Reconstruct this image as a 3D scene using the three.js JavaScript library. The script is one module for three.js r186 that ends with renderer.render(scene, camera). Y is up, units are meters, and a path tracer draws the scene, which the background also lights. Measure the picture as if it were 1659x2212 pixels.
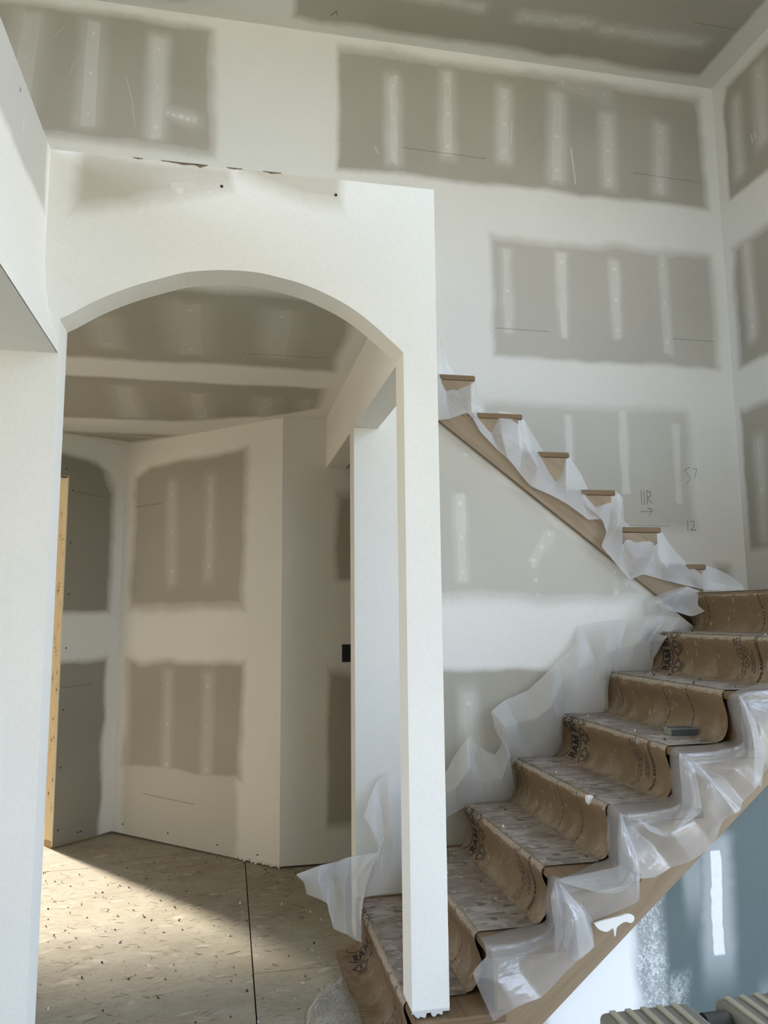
import * as THREE from 'three';
import { mergeGeometries, toCreasedNormals } from 'three/addons/utils/BufferGeometryUtils.js';
import { RoundedBoxGeometry } from 'three/addons/geometries/RoundedBoxGeometry.js';
import { RectAreaLightUniformsLib } from 'three/addons/lights/RectAreaLightUniformsLib.js';

// ---------------------------------------------------------------- camera, sky, lights, exposure
const scene = new THREE.Scene();
const camera = new THREE.PerspectiveCamera(67.877, 1659 / 2212, 0.05, 100);
camera.position.set(0, 1.367, 0);
{
  const m = new THREE.Matrix4().makeBasis(
    new THREE.Vector3(0.979668, -0.009596, 0.200396),
    new THREE.Vector3(-0.016933, 0.991336, 0.130254),
    new THREE.Vector3(-0.19991, -0.130999, 0.971018));
  camera.quaternion.setFromRotationMatrix(m);
}
const renderer = new THREE.WebGLRenderer({ antialias: true });
renderer.toneMapping = THREE.LinearToneMapping;
renderer.toneMappingExposure = 0.72;
renderer.shadowMap.enabled = true;
RectAreaLightUniformsLib.init();
{ // bright hazy sky, a little bluer overhead
  const w = 64, h = 32, d = new Float32Array(w * h * 4);
  for (let j = 0; j < h; j++) for (let i = 0; i < w; i++) {
    const e = (j + 0.5) / h * 2 - 1, k = Math.max(0, e), o = (j * w + i) * 4, L = 10;
    d[o] = L * (0.83 - 0.42 * k); d[o + 1] = L * (0.97 - 0.24 * k); d[o + 2] = L * 1.22; d[o + 3] = 1;
  }
  const t = new THREE.DataTexture(d, w, h, THREE.RGBAFormat, THREE.FloatType);
  t.mapping = THREE.EquirectangularReflectionMapping; t.magFilter = THREE.LinearFilter; t.needsUpdate = true;
  scene.background = t;
}
// the sun stands behind the house, to the left: it lights the ground in front of the windows
const sun = new THREE.DirectionalLight(0xfff4e0, 21);
sun.position.set(-16.4, 11.7, -22.2); sun.shadow.radius = 9; sun.shadow.mapSize.set(2048, 2048);
Object.assign(sun.shadow.camera, { left: -12, right: 12, top: 12, bottom: -12, near: 1, far: 60 }); scene.add(sun, sun.target);
// unseen light added at the hall's left end to brighten post, beam and stud
const hallFill = new THREE.RectAreaLight(0xffe9c6, 4.5, 1.1, 1.5);
hallFill.position.set(-3.83, 1.3, -3.4); hallFill.lookAt(0, 1.3, -3.4); scene.add(hallFill);

// ---------------------------------------------------------------- small helpers
let seed = 7;
const rnd = () => { seed = (seed * 1664525 + 1013904223) >>> 0; return seed / 4294967296; };
const rr = (a, b) => a + (b - a) * rnd();
const LAT = new Float32Array(65536);
for (let i = 0; i < 65536; i++) LAT[i] = rnd();
function noise(x, y) {
  const xi = Math.floor(x), yi = Math.floor(y); let fx = x - xi, fy = y - yi;
  fx = fx * fx * (3 - 2 * fx); fy = fy * fy * (3 - 2 * fy);
  const a = xi & 255, b = (xi + 1) & 255, c = (yi & 255) << 8, e = ((yi + 1) & 255) << 8;
  const p = LAT[a | c], q = LAT[b | c], r = LAT[a | e], s = LAT[b | e];
  return p + (q - p) * fx + (r - p) * fy + (p - q - r + s) * fx * fy;
}
const fbm = (x, y) => noise(x, y) * 0.55 + noise(x * 2.1 + 9, y * 2.1 + 4) * 0.3 + noise(x * 4.3 + 2, y * 4.3 + 7) * 0.15;
const sstep = (a, b, x) => { x = Math.min(1, Math.max(0, (x - a) / (b - a))); return x * x * (3 - 2 * x); };
const mix = (a, b, t) => a + (b - a) * t;
const toS = (c) => 255 * (c <= 0.0031308 ? 12.92 * c : 1.055 * Math.pow(c, 1 / 2.4) - 0.055);
const counts = {};
function numbered(n) { const k = counts[n] = (counts[n] ?? -1) + 1; return k ? n + '_' + String(k).padStart(3, '0') : n; }
function put(o, parent) { o.castShadow = o.receiveShadow = true; (parent || scene).add(o); return o; }
function mesh(name, g, m, parent) {
  const o = new THREE.Mesh(g, m); o.name = parent ? name : numbered(name); return put(o, parent);
}
function tag(o, label, category, group) { o.userData.label = label; o.userData.category = category; if (group) o.userData.group = group; return o; }
function struct(o, label) { o.userData.kind = 'structure'; if (label) o.userData.label = label; return o; }
function group(name, x = 0, y = 0, z = 0, ry = 0) { const g = new THREE.Group(); g.name = numbered(name); g.position.set(x, y, z); g.rotation.y = ry; scene.add(g); return g; }
const std = (o) => new THREE.MeshStandardMaterial({ roughness: 0.9, metalness: 0, ...o });
const phys = (o) => new THREE.MeshPhysicalMaterial({ roughness: 0.9, metalness: 0, ...o });
const V = (x, y, z) => new THREE.Vector3(x, y, z);
function box(w, h, d, x, y, z, r = 0) { const g = r ? new RoundedBoxGeometry(w, h, d, 2, r) : new THREE.BoxGeometry(w, h, d); return g.translate(x, y, z); }
function shapeOf(pts, holes = []) {
  const s = new THREE.Shape(pts.map((p) => new THREE.Vector2(p[0], p[1])));
  for (const h of holes) s.holes.push(new THREE.Path(h.map((p) => new THREE.Vector2(p[0], p[1]))));
  return s;
}
// a slab: outline in its own (u, v) metres, its face at the origin looking along N, its thickness behind it
function slab(name, pts, holes, origin, U, N, thick, mats, parent) {
  const g = new THREE.ExtrudeGeometry(shapeOf(pts, holes), { depth: thick, bevelEnabled: false, curveSegments: 8 }).translate(0, 0, -thick);
  const o = mesh(name, g, mats, parent), W = new THREE.Vector3().crossVectors(N, U);
  o.quaternion.setFromRotationMatrix(new THREE.Matrix4().makeBasis(U, W, N)); o.position.copy(origin); return o;
}
// ---------------------------------------------------------------- painted-board textures
function canvasTex(c, x0, y0, w, h, srgb = true) {
  const t = new THREE.CanvasTexture(c); if (srgb) t.colorSpace = THREE.SRGBColorSpace;
  t.magFilter = THREE.LinearFilter; t.repeat.set(1 / w, 1 / h); t.offset.set(-x0 / w, -y0 / h); return t;
}
function pixelTex(x0, y0, w, h, ppm, fn, draw) { // fn(x, y, out) in metres, linear colours
  const W = Math.min(2048, Math.round(w * ppm)), H = Math.min(2048, Math.round(h * ppm));
  const c = document.createElement('canvas'); c.width = W; c.height = H;
  const ctx = c.getContext('2d'), im = new ImageData(W, H), o = [0, 0, 0];
  for (let j = 0; j < H; j++) for (let i = 0; i < W; i++) {
    fn(x0 + (i + 0.5) / W * w, y0 + (H - j - 0.5) / H * h, o);
    const k = (j * W + i) * 4; im.data[k] = toS(o[0]); im.data[k + 1] = toS(o[1]); im.data[k + 2] = toS(o[2]); im.data[k + 3] = 255;
  }
  ctx.putImageData(im, 0, 0);
  if (draw) { ctx.setTransform(W / w, 0, 0, -H / h, -x0 * W / w, H + y0 * H / h); draw(ctx); ctx.setTransform(1, 0, 0, 1, 0, 0); }
  return canvasTex(c, x0, y0, w, h);
}
const MUD = [0.755, 0.735, 0.672], PAPER = [0.4, 0.37, 0.3];
// patches: bare board left between the taped joints (convex outlines); strips: compound over the screws
function boardTex(o) {
  const paper = o.paper || PAPER, mud = o.mud || MUD;
  const P = (o.patches || []).map((q) => {
    let a = 0; const k = q.k ?? 1; for (let i = 0; i < q.length; i++) { const s = q[i], e = q[(i + 1) % q.length]; a += s[0] * e[1] - e[0] * s[1]; }
    if (a < 0) q = q.slice().reverse();
    return q.map((s, i) => { const e = q[(i + 1) % q.length], L = Math.hypot(e[0] - s[0], e[1] - s[1]); return [(e[1] - s[1]) / L, -(e[0] - s[0]) / L, s[0], s[1], rr(0.025, 0.06), rr(0, 99), k]; });
  });
  const S = o.strips || [], sx = o.seed || 0;
  return pixelTex(o.x0, o.y0, o.w, o.h, o.ppm || 320, (x, y, out) => {
    let bare = 0;
    const wob = (fbm(x * 4 + sx, y * 4) - 0.5) * 0.034 + (noise(x * 60 + sx, y * 60) - 0.5) * 0.003;
    for (const q of P) {
      let d = -9, dh = -9;
      for (const e of q) { const t = (x - e[2]) * e[0] + (y - e[3]) * e[1], f = e[4]; d = Math.max(d, t / f * 0.03); dh = Math.max(dh, t + f); }
      if (d < 0.2) bare = Math.max(bare, q[0][6] * (0.7 * (1 - sstep(-0.022, 0.02, d + wob)) + 0.3 * (1 - sstep(-0.01, 0.012, dh - 0.012 + wob * 1.6))));
    }
    let cover = 1 - bare;
    if (bare > 0.01) for (const s of S) {
      const [ax, ay, bx, by, w, k] = s, dx = bx - ax, dy = by - ay, L = Math.hypot(dx, dy), px = x - ax, py = y - ay;
      const t = (px * dx + py * dy) / L; let n = Math.abs(px * dy - py * dx) / L;
      if (t < -0.15 || t > L + 0.15 || n > w * 3) continue;
      n += (noise(x * 20 + sx + 5, y * 9) - 0.5) * 0.014;
      const e = Math.min(t, L - t) + (noise(x * 25 + 3, sx) - 0.5) * 0.02;
      const core = (1 - sstep(w * 0.5 - 0.008, w * 0.5 + 0.006, n)) * sstep(-0.008, 0.01, e);
      const halo = (1 - sstep(w * 0.4, w * 1.5, n)) * sstep(-0.07, 0.03, e) * (0.35 + 0.4 * noise(x * 14, y * 2 + sx));
      let dot = 0; for (let m = 0.12; m < 1; m += 0.38) { const q = Math.hypot(t - m * L, n * 1.3); if (q < 0.012) dot = 0.25; }
      cover = Math.max(cover, Math.min(1, Math.max(core * (k * (0.72 + 0.16 * noise(x * 30, y * 5)) + dot), halo * k)));
    }
    const g = 1 + (noise(x * 190 + sx, y * 190) - 0.5) * 0.05 + (fbm(x * 2.2 + sx, y * 2.2 + 3) - 0.5) * 0.07;
    const tint = (noise(x * 1.3 + sx + 40, y * 1.3) - 0.5) * 0.05;
    for (let c = 0; c < 3; c++) out[c] = Math.min(0.92, mix(paper[c] * (1 + (noise(x * 3 + 70, y * 3 + sx) - 0.5) * 0.1), mud[c], cover) * g * (1 + (c - 1) * -tint));
    if (o.extra) o.extra(x, y, out);
  }, o.draw);
}
function pencil(ctx, pts, w = 0.0035, c = 'rgba(60,56,50,.75)') { ctx.strokeStyle = c; ctx.lineWidth = w; ctx.lineCap = 'round'; ctx.beginPath(); pts.forEach((p, i) => i ? ctx.lineTo(p[0], p[1]) : ctx.moveTo(p[0], p[1])); ctx.stroke(); }
function printLine(ctx, x, y, len, slope = 0, c = 'rgba(70,64,52,.5)') { // the maker's line of fine print on the paper edge, too small to read
  ctx.fillStyle = c; let t = 0; while (t < len) { const w = 0.006 + (Math.sin(t * 331 + x * 17) + 1) * 0.006; ctx.fillRect(x + t, y + slope * t, w, 0.005); t += w + 0.006; }
}
function scratch(ctx, pts, w = 0.004) { pencil(ctx, pts, w, 'rgba(222,216,200,.6)'); }
const thin = (k, q) => Object.assign(q, { k }); // a patch skimmed over with a thin coat
const rect = (a, b, c, d) => [[a, b], [c, b], [c, d], [a, d]];
const plainTex = boardTex({ x0: 0, y0: 0, w: 2, h: 2, ppm: 256, seed: 3 });
plainTex.wrapS = plainTex.wrapT = THREE.MirroredRepeatWrapping;
const mudMat = std({ map: plainTex, roughness: 0.85, name: 'joint_compound' });
const edgeMat = std({ color: new THREE.Color().setRGB(...MUD), roughness: 0.85 });
const board = (o) => [std({ map: boardTex(o), roughness: 0.86 }), edgeMat];
const X = V(1, 0, 0), NX = V(-1, 0, 0), Y = V(0, 1, 0), NY = V(0, -1, 0), Z = V(0, 0, 1), NZ = V(0, 0, -1);

// ---------------------------------------------------------------- the stair measures
const RISE = 0.18, RUN = 0.2329, X1 = 0.557, NEAR = -2.325, FAR = -3.35, LAND = 1.44;
const noseX = (k) => X1 + (k - 1) * RUN, upX = (n) => 2.058 - 0.2313 * n, upY = (n) => 1.764 + 0.1776 * n;
const beam = (x) => 0.12 + 0.785 * (x - 0.95), upLow = (x) => 2.252 - 0.7615 * (x - 0.949);

// ---------------------------------------------------------------- floor of strand-board sheets
function osbCanvas() {
  const c = document.createElement('canvas'); c.width = c.height = 2048; const x = c.getContext('2d');
  x.fillStyle = '#9e988b'; x.fillRect(0, 0, 2048, 2048);
  const blob = (n, l0, l1, w0, w1, cols, a0, a1, ang) => { for (let i = 0; i < n; i++) {
    const px = rnd() * 2048, py = rnd() * 2048, l = rr(l0, l1), w = rr(w0, w1), r = rr(-ang, ang), col = cols[Math.floor(rnd() * cols.length)];
    x.globalAlpha = rr(a0, a1); x.fillStyle = col;
    for (const ox of [0, -2048, 2048]) for (const oy of [0, -2048, 2048]) { if (px + ox < -200 || px + ox > 2248 || py + oy < -200 || py + oy > 2248) continue;
      x.save(); x.translate(px + ox, py + oy); x.rotate(r); x.beginPath(); x.ellipse(0, 0, l, w, 0, 0, 7); x.fill(); x.restore(); } } x.globalAlpha = 1; };
  blob(2600, 14, 50, 3, 10, ['#8a8170', '#a39a89', '#7f7461', '#9a917f', '#8c8473'], 0.1, 0.4, 0.6);
  blob(900, 60, 190, 30, 90, ['#a8a295', '#9e9786', '#8b8271'], 0.08, 0.25, 1);
  blob(9000, 2, 9, 0.6, 1.6, ['#6f6450', '#b5ae9e', '#574c39', '#a79f8c'], 0.15, 0.45, 1.2);
  blob(3800, 5, 26, 0.8, 2.6, ['#6d614d', '#7b705c', '#b8b2a4', '#63573f'], 0.15, 0.5, 0.7);
  blob(420, 6, 34, 1.2, 4, ['#4a3d2a', '#3a3024', '#5b4731'], 0.45, 0.9, 0.8);
  blob(160, 14, 46, 7, 20, ['#b9b4a6', '#b0aa9b', '#bcb7aa'], 0.3, 0.6, 0.6);
  return c;
}
const osb = canvasTex(osbCanvas(), 0, 0, 1.9, 1.9); osb.wrapS = osb.wrapT = THREE.RepeatWrapping;
const osbMat = std({ map: osb, roughness: 0.88, bumpMap: osb, bumpScale: 0.004 });
const floor = struct(group('floor'), 'dusty strand-board subfloor with open joints between its sheets');
{
  mesh('floor_base', box(7.6, 0.2, 16, -0.3, -0.12, 0.3), std({ color: 0x2a241a }), floor);
  const colX = [-4.0, -2.318, -1.098, 0.122, 1.342, 2.562, 3.5];
  for (let i = 0; i < 6; i++) {
    const start = i % 2 ? -7.6 : -8.04;
    for (let z = start; z < 8.2; z += (i === 3 ? 2.44 : 2.44)) {
      const z0 = Math.max(-7.6, z + (i === 3 ? 2.0 : i === 2 ? 1.0 : 0.9)), z1 = Math.min(8.2, z + 2.44 + (i === 3 ? 2.0 : i === 2 ? 1.0 : 0.9));
      if (z1 - z0 < 0.05) continue;
      const w = colX[i + 1] - colX[i] - 0.005, d = z1 - z0 - 0.004, g = box(w, 0.02, d, 0, 0, 0), uv = g.attributes.uv, p = g.attributes.position;
      const ou = rnd() * 2, ov = rnd() * 2; for (let q = 0; q < p.count; q++) uv.setXY(q, p.getX(q) + ou, p.getZ(q) + ov);
      mesh('floor_panel', g, osbMat, floor).position.set((colX[i] + colX[i + 1]) / 2, -0.01, (z0 + z1) / 2);
    }
  }
}
// ---------------------------------------------------------------- the room's shell
{
  const A = boardTex({
    x0: -1.5, y0: 0, w: 4.8, h: 5, ppm: 330, seed: 11,
    patches: [rect(-1.9, 4.09, -0.13, 4.925), rect(0.62, 4.085, 3.185, 4.93), thin(0.8, rect(1.6, 2.945, 3.185, 3.76)), thin(0.5, rect(1.53, 1.86, 2.94, 2.66)), rect(3.06, 1.53, 3.17, 1.65),
      rect(0.61, 1.55, 1.6, 2.07), rect(0.565, 0.2, 1.8, 1.05)],
    strips: [[-1.17, 4.86, -1.22, 4.3, 0.11, 0.5], [-0.83, 4.87, -0.845, 4.18, 0.08, 0.62], [-0.455, 4.82, -0.46, 4.15, 0.07, 0.75], [-0.42, 4.335, -0.22, 4.30, 0.055, 0.5], [-0.38, 4.325, -0.26, 4.305, 0.022, 0.75],
      [0.985, 4.77, 0.98, 4.17, 0.06, 0.78], [1.345, 4.86, 1.335, 4.25, 0.06, 0.72], [1.735, 4.79, 1.715, 4.27, 0.065, 0.7], [2.11, 4.81, 2.075, 4.17, 0.075, 0.66], [2.46, 4.7, 2.45, 4.16, 0.07, 0.6], [2.86, 4.68, 2.83, 4.16, 0.07, 0.62],
      [1.71, 3.67, 1.71, 3.10, 0.062, 0.72], [2.09, 3.68, 2.085, 3.09, 0.06, 0.82], [2.46, 3.66, 2.46, 3.11, 0.06, 0.8], [2.81, 3.74, 2.815, 3.03, 0.055, 0.7],
      [2.085, 2.6, 2.09, 2.30, 0.06, 1.1], [2.46, 2.645, 2.46, 2.09, 0.062, 1.1], [2.84, 2.57, 2.825, 2.04, 0.06, 1.0], [2.1, 4.9, 2.5, 4.83, 0.1, 0.3]],
    draw(c) {
      scratch(c, [[-0.64, 4.53], [-0.6, 4.38], [-0.58, 4.22]]); scratch(c, [[-0.9, 4.63], [-0.94, 4.56], [-0.95, 4.5]], 0.003); scratch(c, [[-1.0, 4.8], [-1.05, 4.72]], 0.003);
      scratch(c, [[1.78, 4.55], [1.77, 4.4]], 0.006); scratch(c, [[2.19, 4.42], [2.21, 4.17]], 0.012); scratch(c, [[0.86, 4.27], [0.88, 4.22]], 0.006); scratch(c, [[2.73, 3.48], [2.75, 3.42]]);
      printLine(c, 1.03, 4.28, 0.55, -0.02); printLine(c, 2.64, 4.29, 0.5, -0.03); printLine(c, 1.62, 3.13, 0.35); printLine(c, 2.85, 3.14, 0.3);
      pencil(c, [[2.565, 2.12], [2.565, 2.03]]); pencil(c, [[2.585, 2.12], [2.585, 2.03]]); pencil(c, [[2.605, 2.03], [2.605, 2.12], [2.63, 2.11], [2.63, 2.085], [2.607, 2.075], [2.635, 2.04]]);
      pencil(c, [[2.555, 1.985], [2.63, 1.985], [2.605, 2.01], [2.64, 2.0], [2.61, 1.96]], 0.003);
      pencil(c, [[2.88, 1.93], [2.88, 1.87]]); pencil(c, [[2.90, 1.925], [2.925, 1.93], [2.925, 1.9], [2.90, 1.87], [2.935, 1.873]]);
      pencil(c, [[2.92, 2.28], [2.88, 2.26], [2.92, 2.21], [2.89, 2.17]], 0.003); pencil(c, [[2.94, 2.27], [2.97, 2.27], [2.95, 2.21]], 0.003); pencil(c, [[2.4, 1.9], [2.75, 1.895]], 0.003, 'rgba(90,86,78,.5)');
    },
  });
  const back = slab('wall_back', [[0.3, 0.012], [3.4, 0.012], [3.4, 5.02], [-4.0, 5.02], [-4.0, 2.8], [0.553, 2.8], [0.553, 2.52], [0.3, 2.52]], [], V(0, 0, -4.35), X, Z, 0.15,
    [std({ map: A, roughness: 0.86 }), edgeMat]);
  struct(back, 'tall back wall of taped but unpainted plasterboard rising past the upper stair flight');

  const R = boardTex({ x0: -4.36, y0: 1.3, w: 1.2, h: 3.7, ppm: 330, seed: 23,
    patches: [[[-4.25, 4.1], [-2.9, 4.07], [-2.9, 4.9], [-4.2, 4.9], [-4.245, 4.8]], rect(-4.27, 2.94, -2.9, 3.78), rect(-4.295, 1.74, -2.9, 2.66)],
    strips: [[-4.115, 4.76, -4.135, 4.22, 0.06, 0.6], [-3.885, 4.82, -3.9, 4.3, 0.075, 0.6], [-4.12, 3.74, -4.12, 3.09, 0.06, 0.72], [-4.14, 2.44, -4.16, 1.78, 0.06, 0.62], [-3.8, 3.7, -3.8, 3.1, 0.06, 0.7]],
    draw(c) { scratch(c, [[-4.0, 4.42], [-3.99, 4.36]], 0.012); scratch(c, [[-3.97, 4.42], [-3.96, 4.37]], 0.01); scratch(c, [[-4.2, 2.5], [-4.19, 2.4], [-4.18, 2.36]]); } });
  struct(slab('wall_right', [[-4.5, 0], [8.35, 0], [8.35, 5.02], [-4.5, 5.02]], [rect(-1.6, 0.2, 0.8, 2.4), rect(1.3, 0.2, 3.2, 2.4), rect(-2.25, 2.9, -0.3, 4.7)], V(3.28, 0, 0), Z, NX, 0.15, [std({ map: R, roughness: 0.86 }), edgeMat]),
    'right stairwell wall of taped plasterboard meeting the back wall in the tall corner');  // unseen openings nearer the camera, the upper one added to light the back wall

  const C = boardTex({ x0: -1.5, y0: -4.4, w: 4.8, h: 1.6, ppm: 330, seed: 31,
    patches: [rect(0.33, -4.265, 3.12, -3.0), rect(-2.2, -4.255, -0.3, -3.0)],
    strips: [[0.9, -3.955, 1.47, -3.965, 0.05, 0.6], [1.69, -3.99, 2.18, -3.96, 0.06, 0.6], [2.23, -3.985, 2.97, -3.975, 0.06, 0.55]],
    draw(c) { pencil(c, [[0.56, -4.2], [0.59, -4.16], [0.6, -4.19]], 0.004); printLine(c, 2.8, -3.83, 0.3, 0, 'rgba(60,56,46,.5)'); } });
  struct(slab('ceiling', [[-4.0, -4.45], [3.4, -4.45], [3.4, 8.35], [-4.0, 8.35]], [], V(0, 5, 0), X, NY, 0.2, [std({ map: C, roughness: 0.86 }), edgeMat]), 'high plasterboard ceiling over the stairwell, taped at its edges');

  // unseen outer walls round and behind the camera, their window openings placed for the light
  struct(slab('wall_front', [[-3.4, 0], [4.0, 0], [4.0, 5.02], [-3.4, 5.02]], [rect(-3.15, 0.25, -1.6, 2.55), rect(-3.15, 2.9, -0.9, 4.6)], V(0, 0, 8.2), NX, NZ, 0.15, [mudMat, edgeMat]), 'wall behind the viewer with a wide window opening');
  struct(slab('wall_left', [[-8.3, 0], [7.4, 0], [7.4, 5.02], [-8.3, 5.02]], [rect(2.85, 0.55, 3.95, 2.05), rect(-0.6, 0.7, 1.7, 2.0), rect(-3.4, 2.95, 1.0, 4.7)], V(-3.9, 0, 0), NZ, X, 0.15, [mudMat, edgeMat]), 'far left outer wall beyond the passage');  // unseen openings added: high one lights the right wall, passage one the post
  struct(slab('wall_rear', [[-4.0, 0], [0.5, 0], [0.5, 2.6], [-4.0, 2.6]], [rect(-3.75, 0.3, -2.3, 2.05)], V(0, 0, -7.2), X, Z, 0.15, [mudMat, edgeMat]), 'rear wall of the room behind the hall');
  struct(slab('wall_rear_side', [[-7.3, 0], [-4.4, 0], [-4.4, 2.6], [-7.3, 2.6]], [], V(0.42, 0, 0), Z, NX, 0.1, [mudMat, edgeMat]), 'side wall of the room behind the hall');

  // the arch wall in front of the hall, with its slim end post
  const arch = [[-0.509, 2.253], [-0.48, 2.27], [-0.42, 2.311], [-0.35, 2.35], [-0.285, 2.38], [-0.22, 2.405], [-0.15, 2.43], [-0.08, 2.443], [-0.01, 2.45], [0.07, 2.45], [0.14, 2.44], [0.22, 2.423], [0.29, 2.398], [0.37, 2.36], [0.44, 2.312], [0.51, 2.252], [0.5528, 2.213]];
  const curve = new THREE.SplineCurve(arch.map((p) => new THREE.Vector2(...p))).getPoints(48).map((p) => [p.x, p.y]);
  const F = boardTex({ x0: -0.62, y0: 0, w: 1.3, h: 2.82, ppm: 460, seed: 41, paper: [0.5, 0.462, 0.375],
    patches: [[[-0.48, 2.61], [-0.3, 2.63], [-0.12, 2.68], [0.0, 2.715], [0.0, 2.83], [-0.48, 2.83]], [[0, 2.712], [0.16, 2.70], [0.27, 2.685], [0.357, 2.66], [0.357, 2.83], [0, 2.83]]], strips: [[-0.2, 2.7, 0.05, 2.715, 0.06, 0.5]] });
  const wa = slab('wall_arch', [[-0.6, 0], [-0.509, 0], ...curve, [0.5528, 0.2], [0.6672, 0.2], [0.6672, 2.797], [-0.6, 2.797]], [], V(0, 0, -2.345), X, Z, 0.115, [std({ map: F, roughness: 0.86 }), edgeMat]);
  struct(slab('wall_jamb', [[-4.0, 0], [-0.6, 0], [-0.6, 2.797], [-4.0, 2.797]], [], V(0, 0, -2.345), X, Z, 0.115, [mudMat, edgeMat]), 'pale wall beside the arch, under the low passage ceiling');
  struct(wa, 'white plastered wall with a wide arched opening and a slim end post standing on the stair');
  for (const [x, y] of [[-0.04, 2.731], [0.33, 2.741]]) mesh('screw', new THREE.CylinderGeometry(0.005, 0.005, 0.002, 12).rotateX(Math.PI / 2).translate(x, y, 0.0005), std({ color: 0x1b1a18, roughness: 0.6 }), wa).userData.label = 'dark screw head';
  // torn, dried compound under the post
  {
    const top = [], low = []; for (let i = 0; i <= 40; i++) { const u = i / 40, x = mix(0.5535, 0.6655, u); top.push([x, 0.203]); low.unshift([x, 0.1985 - 0.013 * sstep(0.25, 0.75, fbm(u * 9 + 2, 3)) * (u < 0.36 || (u > 0.5 && u < 0.82) ? 1 : 0.1) - 0.002 * noise(u * 60, 2)]); }
    const g = new THREE.ExtrudeGeometry(shapeOf([...top, ...low]), { depth: 0.004, bevelEnabled: true, bevelSize: 0.0015, bevelThickness: 0.0015, bevelSegments: 1 }).translate(0, 0, -0.004);
    mesh('mud_fringe', g, std({ color: 0xc4c3bf, roughness: 0.9 }), wa).userData.label = 'torn fringe of dried compound';
    mesh('dark_gap_block', box(0.09, 0.022, 0.08, 0.61, 0.191, -0.06), std({ color: 0x3a3026 }), wa);  // dark block whose colour stands in for the shaded gap behind the fringe
    for (const [x, w, h] of [[-0.3, 0.03, 0.004], [-0.165, 0.13, 0.006], [-0.11, 0.05, 0.009], [0.0, 0.05, 0.004], [0.12, 0.06, 0.005]]) {
      const s = []; for (let q = 0; q <= 12; q++) s.push([x + (q / 12 - 0.5) * w, 2.7985]); for (let q = 12; q >= 0; q--) s.push([x + (q / 12 - 0.5) * w, 2.7975 - h * (1 - Math.abs(q / 6 - 1)) * (0.3 + noise(q * 0.9, x * 40))]);
      mesh('torn_paper', new THREE.ExtrudeGeometry(shapeOf(s), { depth: 0.002, bevelEnabled: false }), std({ color: 0x6a5844, roughness: 0.9 }), wa);
    }
  }
  // header of the opening on the left, its lower edge flaring out to the jamb
  const LF0 = boardTex({ x0: 1.0, y0: 2.1, w: 1.4, h: 0.75, ppm: 480, seed: 47, paper: [0.5, 0.48, 0.43], patches: [rect(-0.5, 2.575, 2.312, 2.9)],
    draw(c) { scratch(c, [[2.05, 2.7], [2.045, 2.66]], 0.004); pencil(c, [[2.0, 2.75], [2.001, 2.742]], 0.006, 'rgba(40,38,34,.9)'); } });
  const hd = struct(group('wall_header'), 'white header over the low opening on the left');
  const prof = [[2.797, -0.5586], [2.45, -0.5586], [2.36, -0.553], [2.253, -0.537], [2.19, -0.514], [2.147, -0.509]];
  const pos = [], uv = [], idx = [];
  prof.forEach(([y, x], i) => { for (const z of [-2.345, 1.0]) { pos.push(x, y, z); uv.push(-z, y); } if (i) { const b = i * 2; idx.push(b - 2, b, b + 1, b - 2, b + 1, b - 1); } });
  const hg = new THREE.BufferGeometry(); hg.setAttribute('position', new THREE.Float32BufferAttribute(pos, 3)); hg.setAttribute('uv', new THREE.Float32BufferAttribute(uv, 2)); hg.setIndex(idx); hg.computeVertexNormals();
  mesh('header_face', hg, std({ map: LF0, roughness: 0.86, side: THREE.DoubleSide }), hd);
  mesh('header_core', new THREE.ExtrudeGeometry(shapeOf([[-0.5606, 2.795], [-0.5606, 2.45], [-0.556, 2.37], [-0.541, 2.255], [-0.517, 2.19], [-0.512, 2.147], [-0.7, 2.147], [-0.7, 2.795]]), { depth: 3.343, bevelEnabled: false }).translate(0, 0, -2.344), mudMat, hd);
  struct(slab('ceiling_passage', [[-3.9, -2.344], [-0.7, -2.344], [-0.7, 1.0], [-3.9, 1.0]], [], V(0, 2.147, 0), X, NY, 0.65, [mudMat, edgeMat]), 'low ceiling of the passage on the left');

  // hall behind the arch
  const H = boardTex({ x0: -1.3, y0: -5.4, w: 1.9, h: 3, ppm: 330, seed: 53,
    patches: [rect(-1.6, -3.455, 0.475, -2.62), [[-1.6, -4.55], [-0.05, -4.56], [0.2, -4.35], [0.47, -4.24], [0.485, -3.73], [-1.6, -3.71]], [[-1.1, -4.9], [-0.3, -4.88], [-0.64, -5.17]]],
    strips: [[-0.49, -2.95, -0.51, -3.29, 0.07, 0.4], [-0.155, -2.75, -0.175, -3.32, 0.1, 0.42], [0.185, -2.76, 0.195, -3.3, 0.09, 0.42], [-0.535, -3.87, -0.555, -4.47, 0.08, 0.45], [-0.175, -3.93, -0.17, -4.46, 0.08, 0.45], [0.18, -3.95, 0.19, -4.32, 0.08, 0.4], [0.4, -3.95, 0.4, -4.15, 0.05, 0.3], [-0.95, -4.95, -0.5, -4.99, 0.03, 0.35]],
    draw(c) { printLine(c, 0.05, -3.27, 0.35, 0, 'rgba(60,54,40,.6)'); } });
  struct(slab('ceiling_hall', [[-3.9, -7.2], [0.42, -7.2], [0.42, -4.4], [0.553, -4.4], [0.553, -2.46], [-3.9, -2.46]], [], V(0, 2.498, 0), X, NY, 0.298, [std({ map: H, roughness: 0.86 }), edgeMat]), 'low hall ceiling of taped plasterboard seen through the arch');
  struct(mesh('wall_beam', box(0.111, 0.592, 1.89, 0.6085, 2.501, -3.405), mudMat), 'deep plastered beam running back from the arch post');
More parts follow.
